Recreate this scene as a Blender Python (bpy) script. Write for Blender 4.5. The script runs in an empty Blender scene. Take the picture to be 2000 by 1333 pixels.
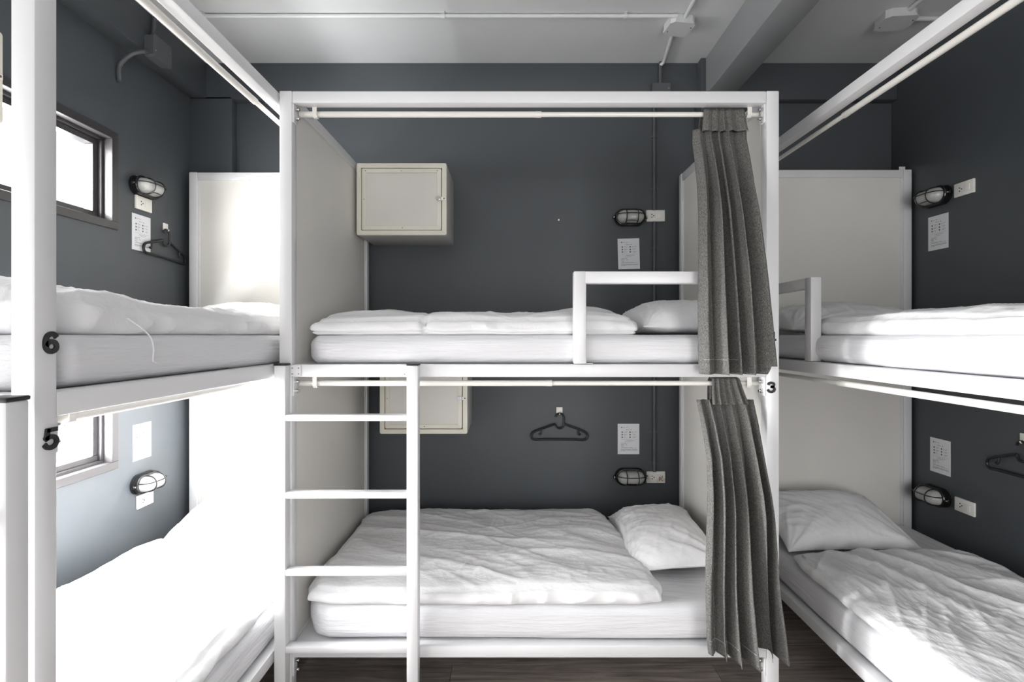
import bpy, bmesh, math, random
from mathutils import Vector, Matrix, noise

random.seed(7)
C = bpy.context.scene.collection
SC = bpy.context.scene
R = math.radians
EYE = 1.55                      # eye height of the camera above the floor

# ------------------------------------------------------------------ camera
cam = bpy.data.cameras.new('camera')
cam.lens = 18.0
cam.sensor_width = 36.0
cam.shift_x = -0.0025
cam.shift_y = -0.00575
cam.clip_start = 0.02
camo = bpy.data.objects.new('camera', cam)
camo.location = (0, 0, EYE)
camo.rotation_euler = (R(90), 0, 0)
C.objects.link(camo)
SC.camera = camo

# ------------------------------------------------------------------ view, world, daylight
SC.view_settings.view_transform = 'Standard'
SC.view_settings.look = 'None'
SC.view_settings.exposure = 0.0
SC.view_settings.gamma = 1.0
SC.view_settings.use_curve_mapping = False
wd = bpy.data.worlds.new('world')
SC.world = wd
wd.use_nodes = True
wd.node_tree.nodes['Background'].inputs[0].default_value = (0.93, 0.96, 1.0, 1)
wd.node_tree.nodes['Background'].inputs[1].default_value = 1.25


def area(name, loc, rot, sx, sy, power, col=(1, 1, 1)):
    d = bpy.data.lights.new(name, 'AREA')
    d.shape = 'RECTANGLE'
    d.size, d.size_y = sx, sy
    d.energy = power
    d.color = col
    o = bpy.data.objects.new(name, d)
    o.location = loc
    o.rotation_euler = rot
    C.objects.link(o)
    return o


# sunlight falling steeply through the left windows onto the beds and the floor beside the camera
sd = bpy.data.lights.new('sun', 'SUN')
sd.energy = 19.0
sd.angle = R(3)
so_ = bpy.data.objects.new('sun', sd)
so_.rotation_euler = (R(5), R(-42), 0)
C.objects.link(so_)
# daylight and one added fill at the window openings (each light stands just outside its glass)
area('daylight_large_window_lower', (-2.30, 0.03, 0.75), (0, R(-90), 0), 1.25, 1.82, 68, (1.0, 0.99, 0.98))
area('daylight_large_window_upper', (-2.30, 0.03, 2.00), (0, R(-90), 0), 1.25, 1.82, 26, (1.0, 0.99, 0.98))
area('daylight_lower_window', (-2.30, 2.17, 1.12), (0, R(-90), 0), 0.46, 0.88, 290, (0.97, 0.985, 1.0))
area('fill_lower_window_near', (-2.30, 1.38, 1.18), (0, R(-90), 0), 0.58, 0.62, 62, (1.0, 0.99, 0.98))  # added fill through the unseen, widened near part of the window
area('daylight_upper_window', (-2.30, 2.17, 2.34), (0, R(-90), 0), 0.46, 0.88, 64, (1.0, 0.99, 0.98))
area('daylight_rear_window', (1.4, -2.50, 1.35), (R(90), 0, 0), 1.6, 2.3, 82, (1.0, 0.985, 0.965))


# ------------------------------------------------------------------ materials
def mat(name, col, rough=0.5, metal=0.0, bump=None, mottle=None, spec=0.5, coat=0.0):
    """bump=(scale, strength, distance, stretch) ; mottle=(scale, amount)"""
    m = bpy.data.materials.new(name)
    m.use_nodes = True
    nt = m.node_tree
    b = nt.nodes['Principled BSDF']
    b.inputs['Base Color'].default_value = (*col, 1)
    b.inputs['Roughness'].default_value = rough
    b.inputs['Metallic'].default_value = metal
    b.inputs['Specular IOR Level'].default_value = spec
    b.inputs['Coat Weight'].default_value = coat
    tc = nt.nodes.new('ShaderNodeTexCoord')
    if mottle:
        n = nt.nodes.new('ShaderNodeTexNoise')
        n.inputs['Scale'].default_value = mottle[0]
        n.inputs['Detail'].default_value = 4
        nt.links.new(tc.outputs['Object'], n.inputs['Vector'])
        r = nt.nodes.new('ShaderNodeValToRGB')
        a = mottle[1]
        r.color_ramp.elements[0].position = 0.3
        r.color_ramp.elements[1].position = 0.7
        r.color_ramp.elements[0].color = (*[c * (1 - a) for c in col], 1)
        r.color_ramp.elements[1].color = (*[min(1, c * (1 + a)) for c in col], 1)
        nt.links.new(n.outputs['Fac'], r.inputs['Fac'])
        nt.links.new(r.outputs['Color'], b.inputs['Base Color'])
    if bump:
        mp = nt.nodes.new('ShaderNodeMapping')
        if len(bump) > 3:
            mp.inputs['Scale'].default_value = bump[3]
        n = nt.nodes.new('ShaderNodeTexNoise')
        n.inputs['Scale'].default_value = bump[0]
        n.inputs['Detail'].default_value = 5
        bp = nt.nodes.new('ShaderNodeBump')
        bp.inputs['Strength'].default_value = bump[1]
        bp.inputs['Distance'].default_value = bump[2]
        nt.links.new(tc.outputs['Object'], mp.inputs['Vector'])
        nt.links.new(mp.outputs['Vector'], n.inputs['Vector'])
        nt.links.new(n.outputs['Fac'], bp.inputs['Height'])
        nt.links.new(bp.outputs['Normal'], b.inputs['Normal'])
    return m


M = {}
M['wall'] = mat('dark_grey_wall_paint', (0.065, 0.073, 0.081), 0.48, bump=(5, 0.25, 0.01), mottle=(1.6, 0.05))
M['rearwall'] = mat('pale_bounce_wall', (0.72, 0.71, 0.69), 0.8, bump=(5, 0.2, 0.01))  # unseen wall behind the camera, made pale to bounce light into the room
M['ceiling'] = mat('mid_grey_ceiling_paint', (0.58, 0.59, 0.595), 0.42, bump=(4, 0.3, 0.01), mottle=(2.0, 0.04))
M['frame'] = mat('white_powder_coat', (0.73, 0.73, 0.74), 0.30, bump=(900, 0.04, 0.0005))
M['panel'] = mat('grey_beige_board', (0.76, 0.74, 0.70), 0.45, bump=(3, 0.05, 0.004), mottle=(3, 0.02))
M['cream'] = mat('cream_painted_metal', (0.74, 0.715, 0.62), 0.42, mottle=(5, 0.05))
M['door'] = mat('locker_door_board', (0.68, 0.66, 0.62), 0.4, mottle=(4, 0.03))
M['lockbody'] = mat('locker_grey_sheet', (0.50, 0.49, 0.47), 0.45, mottle=(4, 0.04))
M['sheet'] = mat('white_cotton_sheet', (0.73, 0.73, 0.75), 0.85, bump=(14, 0.6, 0.010, (0.5, 2.5, 6)), spec=0.2)
M['duvet'] = mat('white_cotton_duvet', (0.81, 0.81, 0.82), 0.85, bump=(13, 0.6, 0.014, (1, 1.7, 1)), spec=0.2)
M['pillow'] = mat('white_cotton_pillowcase', (0.84, 0.84, 0.85), 0.85, bump=(12, 0.55, 0.012), spec=0.2)
M['black'] = mat('black_plastic', (0.012, 0.012, 0.013), 0.38)
M['blackgloss'] = mat('black_enamel', (0.010, 0.010, 0.011), 0.22)
M['rod'] = mat('cream_white_rod', (0.80, 0.785, 0.74), 0.28)
M['plasticwhite'] = mat('white_plastic', (0.83, 0.81, 0.76), 0.35)
M['steel'] = mat('zinc_steel', (0.62, 0.62, 0.62), 0.25, metal=1.0)
M['hole'] = mat('dark_recess', (0.01, 0.01, 0.01), 0.8)
M['rust'] = mat('rusty_screw', (0.16, 0.10, 0.08), 0.7)
M['paper'] = mat('laminated_paper', (0.78, 0.79, 0.82), 0.28)
M['ink'] = mat('black_print', (0.10, 0.10, 0.11), 0.5)
M['alu'] = mat('dark_anodised_aluminium', (0.055, 0.052, 0.055), 0.32, metal=0.2)
M['conduit'] = mat('painted_conduit', (0.085, 0.093, 0.100), 0.4)
M['beam'] = mat('mid_grey_beam', (0.29, 0.30, 0.305), 0.5, bump=(4, 0.3, 0.01))  # a darker grey than the ceiling material
M['conduitceil'] = mat('grey_painted_conduit', (0.58, 0.59, 0.595), 0.4)
M['sticker_brown'] = mat('sticker_brown', (0.30, 0.16, 0.10), 0.5)
M['sticker_red'] = mat('sticker_red', (0.38, 0.09, 0.08), 0.5)


def curtain_mat():
    m = mat('charcoal_woven_curtain', (0.085, 0.083, 0.078), 0.85, spec=0.15)
    nt = m.node_tree
    b = nt.nodes['Principled BSDF']
    tc = nt.nodes.new('ShaderNodeTexCoord')
    w1 = nt.nodes.new('ShaderNodeTexNoise')
    mp = nt.nodes.new('ShaderNodeMapping')
    mp.inputs['Scale'].default_value = (1, 1, 0.35)
    w1.inputs['Scale'].default_value = 480
    w1.inputs['Detail'].default_value = 2
    r = nt.nodes.new('ShaderNodeValToRGB')
    r.color_ramp.elements[0].position = 0.34
    r.color_ramp.elements[1].position = 0.68
    r.color_ramp.elements[0].color = (0.066, 0.065, 0.061, 1)
    r.color_ramp.elements[1].color = (0.205, 0.200, 0.190, 1)
    nt.links.new(tc.outputs['Object'], mp.inputs['Vector'])
    nt.links.new(mp.outputs['Vector'], w1.inputs['Vector'])
    nt.links.new(w1.outputs['Fac'], r.inputs['Fac'])
    nt.links.new(r.outputs['Color'], b.inputs['Base Color'])
    return m


def floor_mat():
    m = mat('dark_oak_vinyl', (0.06, 0.05, 0.045), 0.42)
    nt = m.node_tree
    b = nt.nodes['Principled BSDF']
    tc = nt.nodes.new('ShaderNodeTexCoord')
    oi = nt.nodes.new('ShaderNodeObjectInfo')
    ad = nt.nodes.new('ShaderNodeVectorMath')
    ad.operation = 'ADD'
    sc = nt.nodes.new('ShaderNodeVectorMath')
    sc.operation = 'SCALE'
    sc.inputs['Scale'].default_value = 37.0
    co = nt.nodes.new('ShaderNodeCombineXYZ')
    nt.links.new(oi.outputs['Random'], co.inputs[0])
    nt.links.new(oi.outputs['Random'], co.inputs[1])
    nt.links.new(co.outputs[0], sc.inputs[0])
    nt.links.new(tc.outputs['Object'], ad.inputs[0])
    nt.links.new(sc.outputs[0], ad.inputs[1])
    mp = nt.nodes.new('ShaderNodeMapping')
    mp.inputs['Scale'].default_value = (1.6, 22, 10)
    n = nt.nodes.new('ShaderNodeTexNoise')
    n.inputs['Scale'].default_value = 2.2
    n.inputs['Detail'].default_value = 7
    n.inputs['Roughness'].default_value = 0.65
    n.inputs['Distortion'].default_value = 0.6
    r = nt.nodes.new('ShaderNodeValToRGB')
    r.color_ramp.elements[0].position = 0.3
    r.color_ramp.elements[0].color = (0.135, 0.113, 0.102, 1)
    r.color_ramp.elements[1].position = 0.72
    r.color_ramp.elements[1].color = (0.44, 0.382, 0.345, 1)
    hv = nt.nodes.new('ShaderNodeHueSaturation')
    mr = nt.nodes.new('ShaderNodeMapRange')
    mr.inputs['To Min'].default_value = 0.75
    mr.inputs['To Max'].default_value = 1.2
    nt.links.new(oi.outputs['Random'], mr.inputs['Value'])
    nt.links.new(mr.outputs[0], hv.inputs['Value'])
    nt.links.new(ad.outputs[0], mp.inputs['Vector'])
    nt.links.new(mp.outputs['Vector'], n.inputs['Vector'])
    nt.links.new(n.outputs['Fac'], r.inputs['Fac'])
    nt.links.new(r.outputs['Color'], hv.inputs['Color'])
    nt.links.new(hv.outputs['Color'], b.inputs['Base Color'])
    return m


def glass_mat():
    m = bpy.data.materials.new('window_glass')
    m.use_nodes = True
    nt = m.node_tree
    nt.nodes.remove(nt.nodes['Principled BSDF'])
    out = nt.nodes['Material Output']
    t = nt.nodes.new('ShaderNodeBsdfTransparent')
    g = nt.nodes.new('ShaderNodeBsdfGlossy')
    g.inputs['Roughness'].default_value = 0.03
    mx = nt.nodes.new('ShaderNodeMixShader')
    mx.inputs[0].default_value = 0.06
    nt.links.new(t.outputs[0], mx.inputs[1])
    nt.links.new(g.outputs[0], mx.inputs[2])
    nt.links.new(mx.outputs[0], out.inputs['Surface'])
    return m


def diffuser_mat():
    m = mat('ribbed_frosted_glass', (0.47, 0.47, 0.455), 0.22, coat=0.4)
    nt = m.node_tree
    b = nt.nodes['Principled BSDF']
    tc = nt.nodes.new('ShaderNodeTexCoord')
    w = nt.nodes.new('ShaderNodeTexWave')
    w.inputs['Scale'].default_value = 60
    bp = nt.nodes.new('ShaderNodeBump')
    bp.inputs['Strength'].default_value = 0.35
    bp.inputs['Distance'].default_value = 0.002
    nt.links.new(tc.outputs['Object'], w.inputs['Vector'])
    nt.links.new(w.outputs['Fac'], bp.inputs['Height'])
    nt.links.new(bp.outputs['Normal'], b.inputs['Normal'])
    return m


M['curtain'] = curtain_mat()
M['floor'] = floor_mat()
M['glass'] = glass_mat()
M['diffuser'] = diffuser_mat()


# ------------------------------------------------------------------ mesh helpers
class MB:
    """collects shapes and links them as ONE mesh object"""

    def __init__(self):
        self.bm = bmesh.new()

    def box(self, x0, x1, y0, y1, z0, z1, r=0.0, seg=2, matrix=None):
        x0, x1 = min(x0, x1), max(x0, x1)
        y0, y1 = min(y0, y1), max(y0, y1)
        z0, z1 = min(z0, z1), max(z0, z1)
        t = bmesh.new()
        bmesh.ops.create_cube(t, size=1.0)
        for v in t.verts:
            v.co = Vector(((x0 + x1) / 2 + v.co.x * (x1 - x0), (y0 + y1) / 2 + v.co.y * (y1 - y0), (z0 + z1) / 2 + v.co.z * (z1 - z0)))
        if r > 0:
            bmesh.ops.bevel(t, geom=t.edges[:], offset=r, segments=seg, profile=0.5, affect='EDGES')
        if matrix:
            t.transform(matrix)
        self._merge(t)
        return self

    def _merge(self, t):
        me = bpy.data.meshes.new('tmp')
        t.to_mesh(me)
        t.free()
        self.bm.from_mesh(me)
        bpy.data.meshes.remove(me)

    def cyl(self, p, q, r, n=16, r2=None, cap=True):
        p, q = Vector(p), Vector(q)
        d = q - p
        t = bmesh.new()
        bmesh.ops.create_cone(t, cap_ends=cap, segments=n, radius1=r, radius2=r if r2 is None else r2, depth=d.length)
        t.transform(Matrix.Translation((p + q) / 2) @ d.to_track_quat('Z', 'Y').to_matrix().to_4x4())
        self._merge(t)
        return self

    def ball(self, c, rx, ry, rz, seg=16):
        t = bmesh.new()
        bmesh.ops.create_uvsphere(t, u_segments=seg, v_segments=max(6, seg // 2), radius=1.0)
        t.transform(Matrix.Translation(c) @ Matrix.Diagonal((rx, ry, rz, 1)))
        self._merge(t)
        return self

    def sweep(self, pts, r, n=8, closed=False):
        pts = [Vector(p) for p in pts]
        N = len(pts)
        rings = []
        prev = None
        for i, p in enumerate(pts):
            a = pts[(i - 1) % N] if (closed or i > 0) else p
            b = pts[(i + 1) % N] if (closed or i < N - 1) else p
            t = (b - a).normalized()
            if prev is None:
                u = t.orthogonal().normalized()
            else:
                u = (prev - t * prev.dot(t)).normalized()
            prev = u
            w = t.cross(u)
            rings.append([self.bm.verts.new(p + r * (math.cos(2 * math.pi * k / n) * u + math.sin(2 * math.pi * k / n) * w)) for k in range(n)])
        for i in range(N if closed else N - 1):
            A, B = rings[i], rings[(i + 1) % N]
            off = 0
            if closed and i == N - 1:
                off = min(range(n), key=lambda o: (A[0].co - B[o].co).length)
            for k in range(n):
                self.bm.faces.new((A[k], A[(k + 1) % n], B[(k + 1 + off) % n], B[(k + off) % n]))
        if not closed:
            self.bm.faces.new(rings[0][::-1])
            self.bm.faces.new(rings[-1])
        return self

    def prism(self, poly, y0, y1, bev=0.0):
        """extrudes a closed (x, z) polygon from y0 to y1"""
        t = bmesh.new()
        A = [t.verts.new((x, y0, z)) for x, z in poly]
        B = [t.verts.new((x, y1, z)) for x, z in poly]
        n = len(poly)
        t.faces.new(A)
        t.faces.new(B[::-1])
        for i in range(n):
            t.faces.new((A[i], B[i], B[(i + 1) % n], A[(i + 1) % n]))
        bmesh.ops.recalc_face_normals(t, faces=t.faces[:])
        self._merge(t)
        return self

    def ring(self, x0, x1, z0, z1, w, y0, y1, r, bev=0.003):
        """a rectangular frame of width w with rounded outer corners, front at y0, back at y1"""
        t = bmesh.new()

        def loop(ins, y, rad):
            out = []
            for cx, cz, a0 in ((x1 - ins - rad, z1 - ins - rad, 0), (x0 + ins + rad, z1 - ins - rad, 90), (x0 + ins + rad, z0 + ins + rad, 180), (x1 - ins - rad, z0 + ins + rad, 270)):
                for k in range(6):
                    an = R(a0 + 18 * k)
                    out.append(t.verts.new((cx + rad * math.cos(an), y, cz + rad * math.sin(an))))
            return out
        L = [loop(0, y1, r), loop(0, y0 + bev, r), loop(bev * .3, y0 + bev * .3, r), loop(bev, y0, r), loop(w - bev * .5, y0, .0015), loop(w, y0 + bev * .5, .001), loop(w, y1, .001)]
        for a, b in zip(L, L[1:] + L[:1]):
            for k in range(24):
                t.faces.new((a[k], a[(k + 1) % 24], b[(k + 1) % 24], b[k]))
        bmesh.ops.recalc_face_normals(t, faces=t.faces[:])
        self._merge(t)
        return self

    def ribbon(self, pts, w, y0, y1):
        """a flat stroke of width w along (x, z) points, extruded from y0 to y1"""
        L, Rr = [], []
        for i, p in enumerate(pts):
            a = Vector(pts[max(0, i - 1)])
            b = Vector(pts[min(len(pts) - 1, i + 1)])
            d = (b - a).normalized()
            nrm = Vector((-d.y, d.x)) * (w / 2)
            L.append(Vector(p) + nrm)
            Rr.append(Vector(p) - nrm)
        t = bmesh.new()
        rows = []
        for l, r in zip(L, Rr):
            rows.append([t.verts.new((l.x, y0, l.y)), t.verts.new((r.x, y0, r.y)), t.verts.new((r.x, y1, r.y)), t.verts.new((l.x, y1, l.y))])
        for a, b in zip(rows, rows[1:]):
            for k in range(4):
                t.faces.new((a[k], a[(k + 1) % 4], b[(k + 1) % 4], b[k]))
        t.faces.new(rows[0][::-1])
        t.faces.new(rows[-1])
        bmesh.ops.recalc_face_normals(t, faces=t.faces[:])
        self._merge(t)
        return self

    def build(self, name, material, parent=None, smooth=True, angle=40):
        me = bpy.data.meshes.new(name)
        bm = self.bm
        bmesh.ops.recalc_face_normals(bm, faces=bm.faces[:])
        if smooth:
            for f in bm.faces:
                f.smooth = True
            for e in bm.edges:
                if len(e.link_faces) == 2 and e.calc_face_angle(0) > R(angle):
                    e.smooth = False
        bm.to_mesh(me)
        bm.free()
        me.materials.append(material)
        o = bpy.data.objects.new(name, me)
        C.objects.link(o)
        if parent:
            o.parent = parent
        return o


def pydata(name, verts, faces, material, parent=None):
    me = bpy.data.meshes.new(name)
    me.from_pydata(verts, [], faces)
    me.update()
    for p in me.polygons:
        p.use_smooth = True
    me.materials.append(material)
    o = bpy.data.objects.new(name, me)
    C.objects.link(o)
    if parent:
        o.parent = parent
    return o


def tag(o, label=None, cat=None, group=None, kind=None):
    if label:
        o['label'] = label
    if cat:
        o['category'] = cat
    if group:
        o['group'] = group
    if kind:
        o['kind'] = kind
    return o


def empty(name, loc=(0, 0, 0), rz=0, parent=None):
    o = bpy.data.objects.new(name, None)
    o.empty_display_size = 0.1
    o.location = loc
    o.rotation_euler = (0, 0, rz)
    C.objects.link(o)
    if parent:
        o.parent = parent
    return o


def copy_tree(o, parent=None):
    c = o.copy()
    C.objects.link(c)
    if parent:
        c.parent = parent
    for ch in list(o.children):
        copy_tree(ch, c)
    return c


def copy_part(o, loc=None, parent=None):
    c = o.copy()
    C.objects.link(c)
    if loc is not None:
        c.location = loc
    if parent:
        c.parent = parent
    for ch in list(o.children):
        d = ch.copy()
        C.objects.link(d)
        d.parent = c
    return c


def smoothpath(pts, n=8, closed=False):
    P = [Vector(p) for p in pts]
    out = []
    N = len(P)
    rng = range(N if closed else N - 1)
    for i in rng:
        p0 = P[(i - 1) % N] if closed or i > 0 else P[0]
        p1, p2 = P[i], P[(i + 1) % N]
        p3 = P[(i + 2) % N] if closed or i < N - 2 else P[-1]
        for k in range(n):
            t = k / n
            out.append(0.5 * ((2 * p1) + (-p0 + p2) * t + (2 * p0 - 5 * p1 + 4 * p2 - p3) * t * t + (-p0 + 3 * p1 - 3 * p2 + p3) * t ** 3))
    if not closed:
        out.append(P[-1])
    return out


# ------------------------------------------------------------------ the room
XL, XR = -2.05, 2.42            # left and right wall faces
YB, YF = 3.29, -2.3             # back wall face and the wall behind the camera
ZC = EYE + 1.72                 # ceiling
ZB = EYE + 1.49                 # underside of the beams

fl = MB().box(XL - .2, XR + .2, YF - .2, YB + .2, -0.12, -0.008).build('floor', M['floor'])
tag(fl, kind='structure')
PW, PL = 0.152, 1.22
plank_meshes = []
for L in (PL,):
    pm = MB().box(0, L - 0.0015, 0, PW - 0.0015, -0.008, 0.0, r=0.0008, seg=1).build('plank', M['floor'], fl, smooth=False)
    plank_meshes.append(pm.data)
first = pm
row = 0
y = YF
while y < YB - 0.01:
    x = XL - ((row * 0.47) % PL)
    while x < XR:
        x0, x1 = max(x, XL), min(x + PL, XR)
        if x1 - x0 > 0.02:
            o = first if first is not None else bpy.data.objects.new('plank', plank_meshes[0])
            if first is None:
                C.objects.link(o)
            first = None
            o.parent = fl
            o.location = (x0, y, 0)
            o.scale = ((x1 - x0) / PL, 1, 1)
        x += PL
    y += PW
    row += 1

ce = MB().box(XL - .2, XR + .2, YF - .2, YB + .2, ZC, ZC + .15).build('ceiling', M['ceiling'], smooth=False)
tag(ce, kind='structure')
wb = MB().box(XL - .2, XR + .2, YB, YB + .15, 0, ZC).build('wall_back', M['wall'], smooth=False)
tag(wb, kind='structure')
wr_ = MB().box(XR, XR + .15, YF, YB, 0, ZC).build('wall_right', M['wall'], smooth=False)
tag(wr_, kind='structure')
RW0, RW1, RZ0, RZ1 = -1.15, 2.25, 0.15, 2.55
wf = MB().box(XL - .2, RW0, YF - .15, YF, 0, ZC).box(RW1, XR + .2, YF - .15, YF, 0, ZC)
wf.box(RW0, RW1, YF - .15, YF, 0, RZ0).box(RW0, RW1, YF - .15, YF, RZ1, ZC)
wf = wf.build('wall_front', M['rearwall'], smooth=False)
tag(wf, kind='structure')

# the left wall with its three openings
WT = 0.16
OPEN = [(-0.90, 0.96, 0.10, 2.60),              # large window beside the camera (out of the frame)
        (1.06, 2.638, EYE - 0.686, EYE - 0.040),  # lower small window, widened out of frame to let in more light
        (1.70, 2.638, EYE + 0.54, EYE + 1.04)]    # upper small window
ys = sorted({YF, YB, *[o[0] for o in OPEN], *[o[1] for o in OPEN]})
zs = sorted({0, ZC, *[o[2] for o in OPEN], *[o[3] for o in OPEN]})
w = MB()
for a, b in zip(ys, ys[1:]):
    run = None
    for c, d in zip(zs, zs[1:]):
        ym, zm = (a + b) / 2, (c + d) / 2
        solid = not any(o[0] < ym < o[1] and o[2] < zm < o[3] for o in OPEN)
        if solid:
            run = (run[0], d) if run else (c, d)
        if not solid or d == zs[-1]:
            if run:
                w.box(XL - WT, XL, a, b, run[0], run[1])
            run = None
tag(w.build('wall_left', M['wall'], smooth=False), kind='structure')

# beams and the corner column, painted like the walls; the ceiling beam is a darker grey than the ceiling
tr = MB().box(XL, XR, YB - 0.055, YB + .01, ZB, ZC + .01, r=0.006).build('trim_1', M['wall'])
tag(tr, 'dark grey dropped beam along the top of the back wall', kind='structure')
tr = MB().box(XL - .01, XL + 0.10, YF, YB - 0.03, ZB + .01, ZC + .01, r=0.006).build('trim_2', M['wall'])
tag(tr, 'dark grey dropped beam along the top of the left wall', kind='structure')
tr = MB().box(XL - .01, -1.785, YB - 0.055, YB + .01, 0, ZB + .02, r=0.006).build('trim_3', M['wall'])
tag(tr, 'dark grey flat column in the left back corner', kind='structure')
tr = MB().box(1.187, 1.361, YF, YB, ZB, ZC + .01, r=0.006).build('trim_4', M['beam'])
tag(tr, 'grey ceiling beam running towards the back wall', kind='structure')
tr = MB().box(1.156, 1.40, YB - 0.115, YB + .01, 0, ZB + .235, r=0.006).build('trim_5', M['wall'])
tag(tr, 'dark grey column under the ceiling beam', kind='structure')


def window(n, y0, y1, z0, z1, label, fw=0.040, sash=0.045, mull=False, loc=None, rz=0):
    o = empty('window_%d' % n, loc or (XL, (y0 + y1) / 2, z0), rz)
    tag(o, label, kind='structure')
    dy, h = (y1 - y0) / 2, z1 - z0

    def bars(nm, x0, x1, in0, wdt):
        a, b = dy - in0, dy - in0 - wdt
        m = MB().box(x0, x1, -a, a, in0, in0 + wdt, r=0.002, seg=1)
        m.build(nm, M['alu'], o)
        MB().box(x0, x1, -a, a, h - in0 - wdt, h - in0, r=0.002, seg=1).build(nm, M['alu'], o)
        for s in (-1, 1):
            MB().box(x0, x1, s * b, s * a, in0 + wdt, h - in0 - wdt, r=0.002, seg=1).build(nm, M['alu'], o)
    bars('frame_bar', -0.065, 0.010, 0.0, fw)
    bars('inner_frame_bar', -0.125, -0.035, fw - 0.002, 0.016)
    bars('sash_bar', -0.105, -0.055, fw + 0.013, sash)
    if mull:
        MB().box(-0.105, -0.05, -0.03, 0.03, fw + .05, h - fw - .05, r=0.002, seg=1).build('mullion', M['alu'], o)
    g = fw + 0.013 + sash - 0.006
    MB().box(-0.084, -0.079, -dy + g, dy - g, g, h - g).build('pane', M['glass'], o, smooth=False)
    return o


window(1, *OPEN[1], 'small dark aluminium window beside the lower left bed', sash=0.028)
window(2, *OPEN[2], 'small dark aluminium window beside the upper left bed', sash=0.028)
window(3, *OPEN[0], 'large dark aluminium window in the left wall beside the camera', mull=True)
window(4, RW0, RW1, RZ0, RZ1, 'wide dark aluminium window in the wall behind the camera', mull=True, loc=((RW0 + RW1) / 2, YF, RZ0), rz=R(90))


# ------------------------------------------------------------------ bunk beds
T = 0.050
ZTOP = EYE + 1.004
MID0, MID1 = EYE - 0.173, EYE - 0.120
LOW0, LOW1 = EYE - 1.326, EYE - 1.276


def digit_strokes(d):
    if d == '3':
        up = [(.15, .70), (.22, .84), (.42, .89), (.62, .82), (.64, .66), (.52, .555), (.36, .545)]
        lo = [(.36, .545), (.56, .52), (.69, .37), (.64, .19), (.42, .10), (.20, .16), (.11, .32)]
        return [(smoothpath(up), .22), (smoothpath(lo), .22)]
    if d == '6':
        a = [(.70, .74), (.60, .86), (.42, .895), (.24, .79), (.15, .55), (.17, .30), (.30, .14), (.44, .105)]
        b = [(.44, .105), (.62, .17), (.70, .335), (.62, .50), (.44, .555), (.27, .49), (.18, .34)]
        return [(smoothpath(a), .22), (smoothpath(b), .22)]
    if d == '5':
        return [([(.74, .90), (.20, .90)], .19), ([(.27, .97), (.19, .47)], .21),
                (smoothpath([(.12, .49), (.24, .56), (.42, .60), (.62, .53), (.70, .36), (.62, .18), (.42, .11), (.22, .16), (.10, .30)]), .21)]
    if d == '4':
        return [([(.58, 0), (.58, 1)], .21), ([(.50, .93), (.08, .32)], .20), ([(.03, .30), (.80, .30)], .19)]


def add_digit(parent, d, x, z, h, y):
    m = MB()
    for pts, wd in digit_strokes(d):
        m.ribbon([((px - .42) * h + x, (pz - .5) * h + z) for px, pz in pts], wd * h, y - 0.004, y - 0.0002)
    o = m.build('number_' + {'3': 'three', '4': 'four', '5': 'five', '6': 'six'}[d], M['black'], parent, angle=30)
    o['label'] = 'black raised number %s on the post' % d
    return o


bracket_proto = None


def bracket(parent, x, z, side):
    """small plate with two hex bolts on the inner side of a front post"""
    e = MB().box(x, x + side * 0.007, 0.004, 0.040, z - 0.078, z, r=0.002, seg=1).build('bracket', M['frame'], parent)
    for dz in (-0.020, -0.058):
        b = MB().cyl((x + side * 0.006, 0.020, z + dz), (x + side * 0.016, 0.020, z + dz), 0.009, 6)
        b.cyl((x + side * 0.014, 0.020, z + dz), (x + side * 0.024, 0.020, z + dz), 0.0055, 12)
        b.build('bolt', M['steel'], e, angle=30)
    return e


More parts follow.
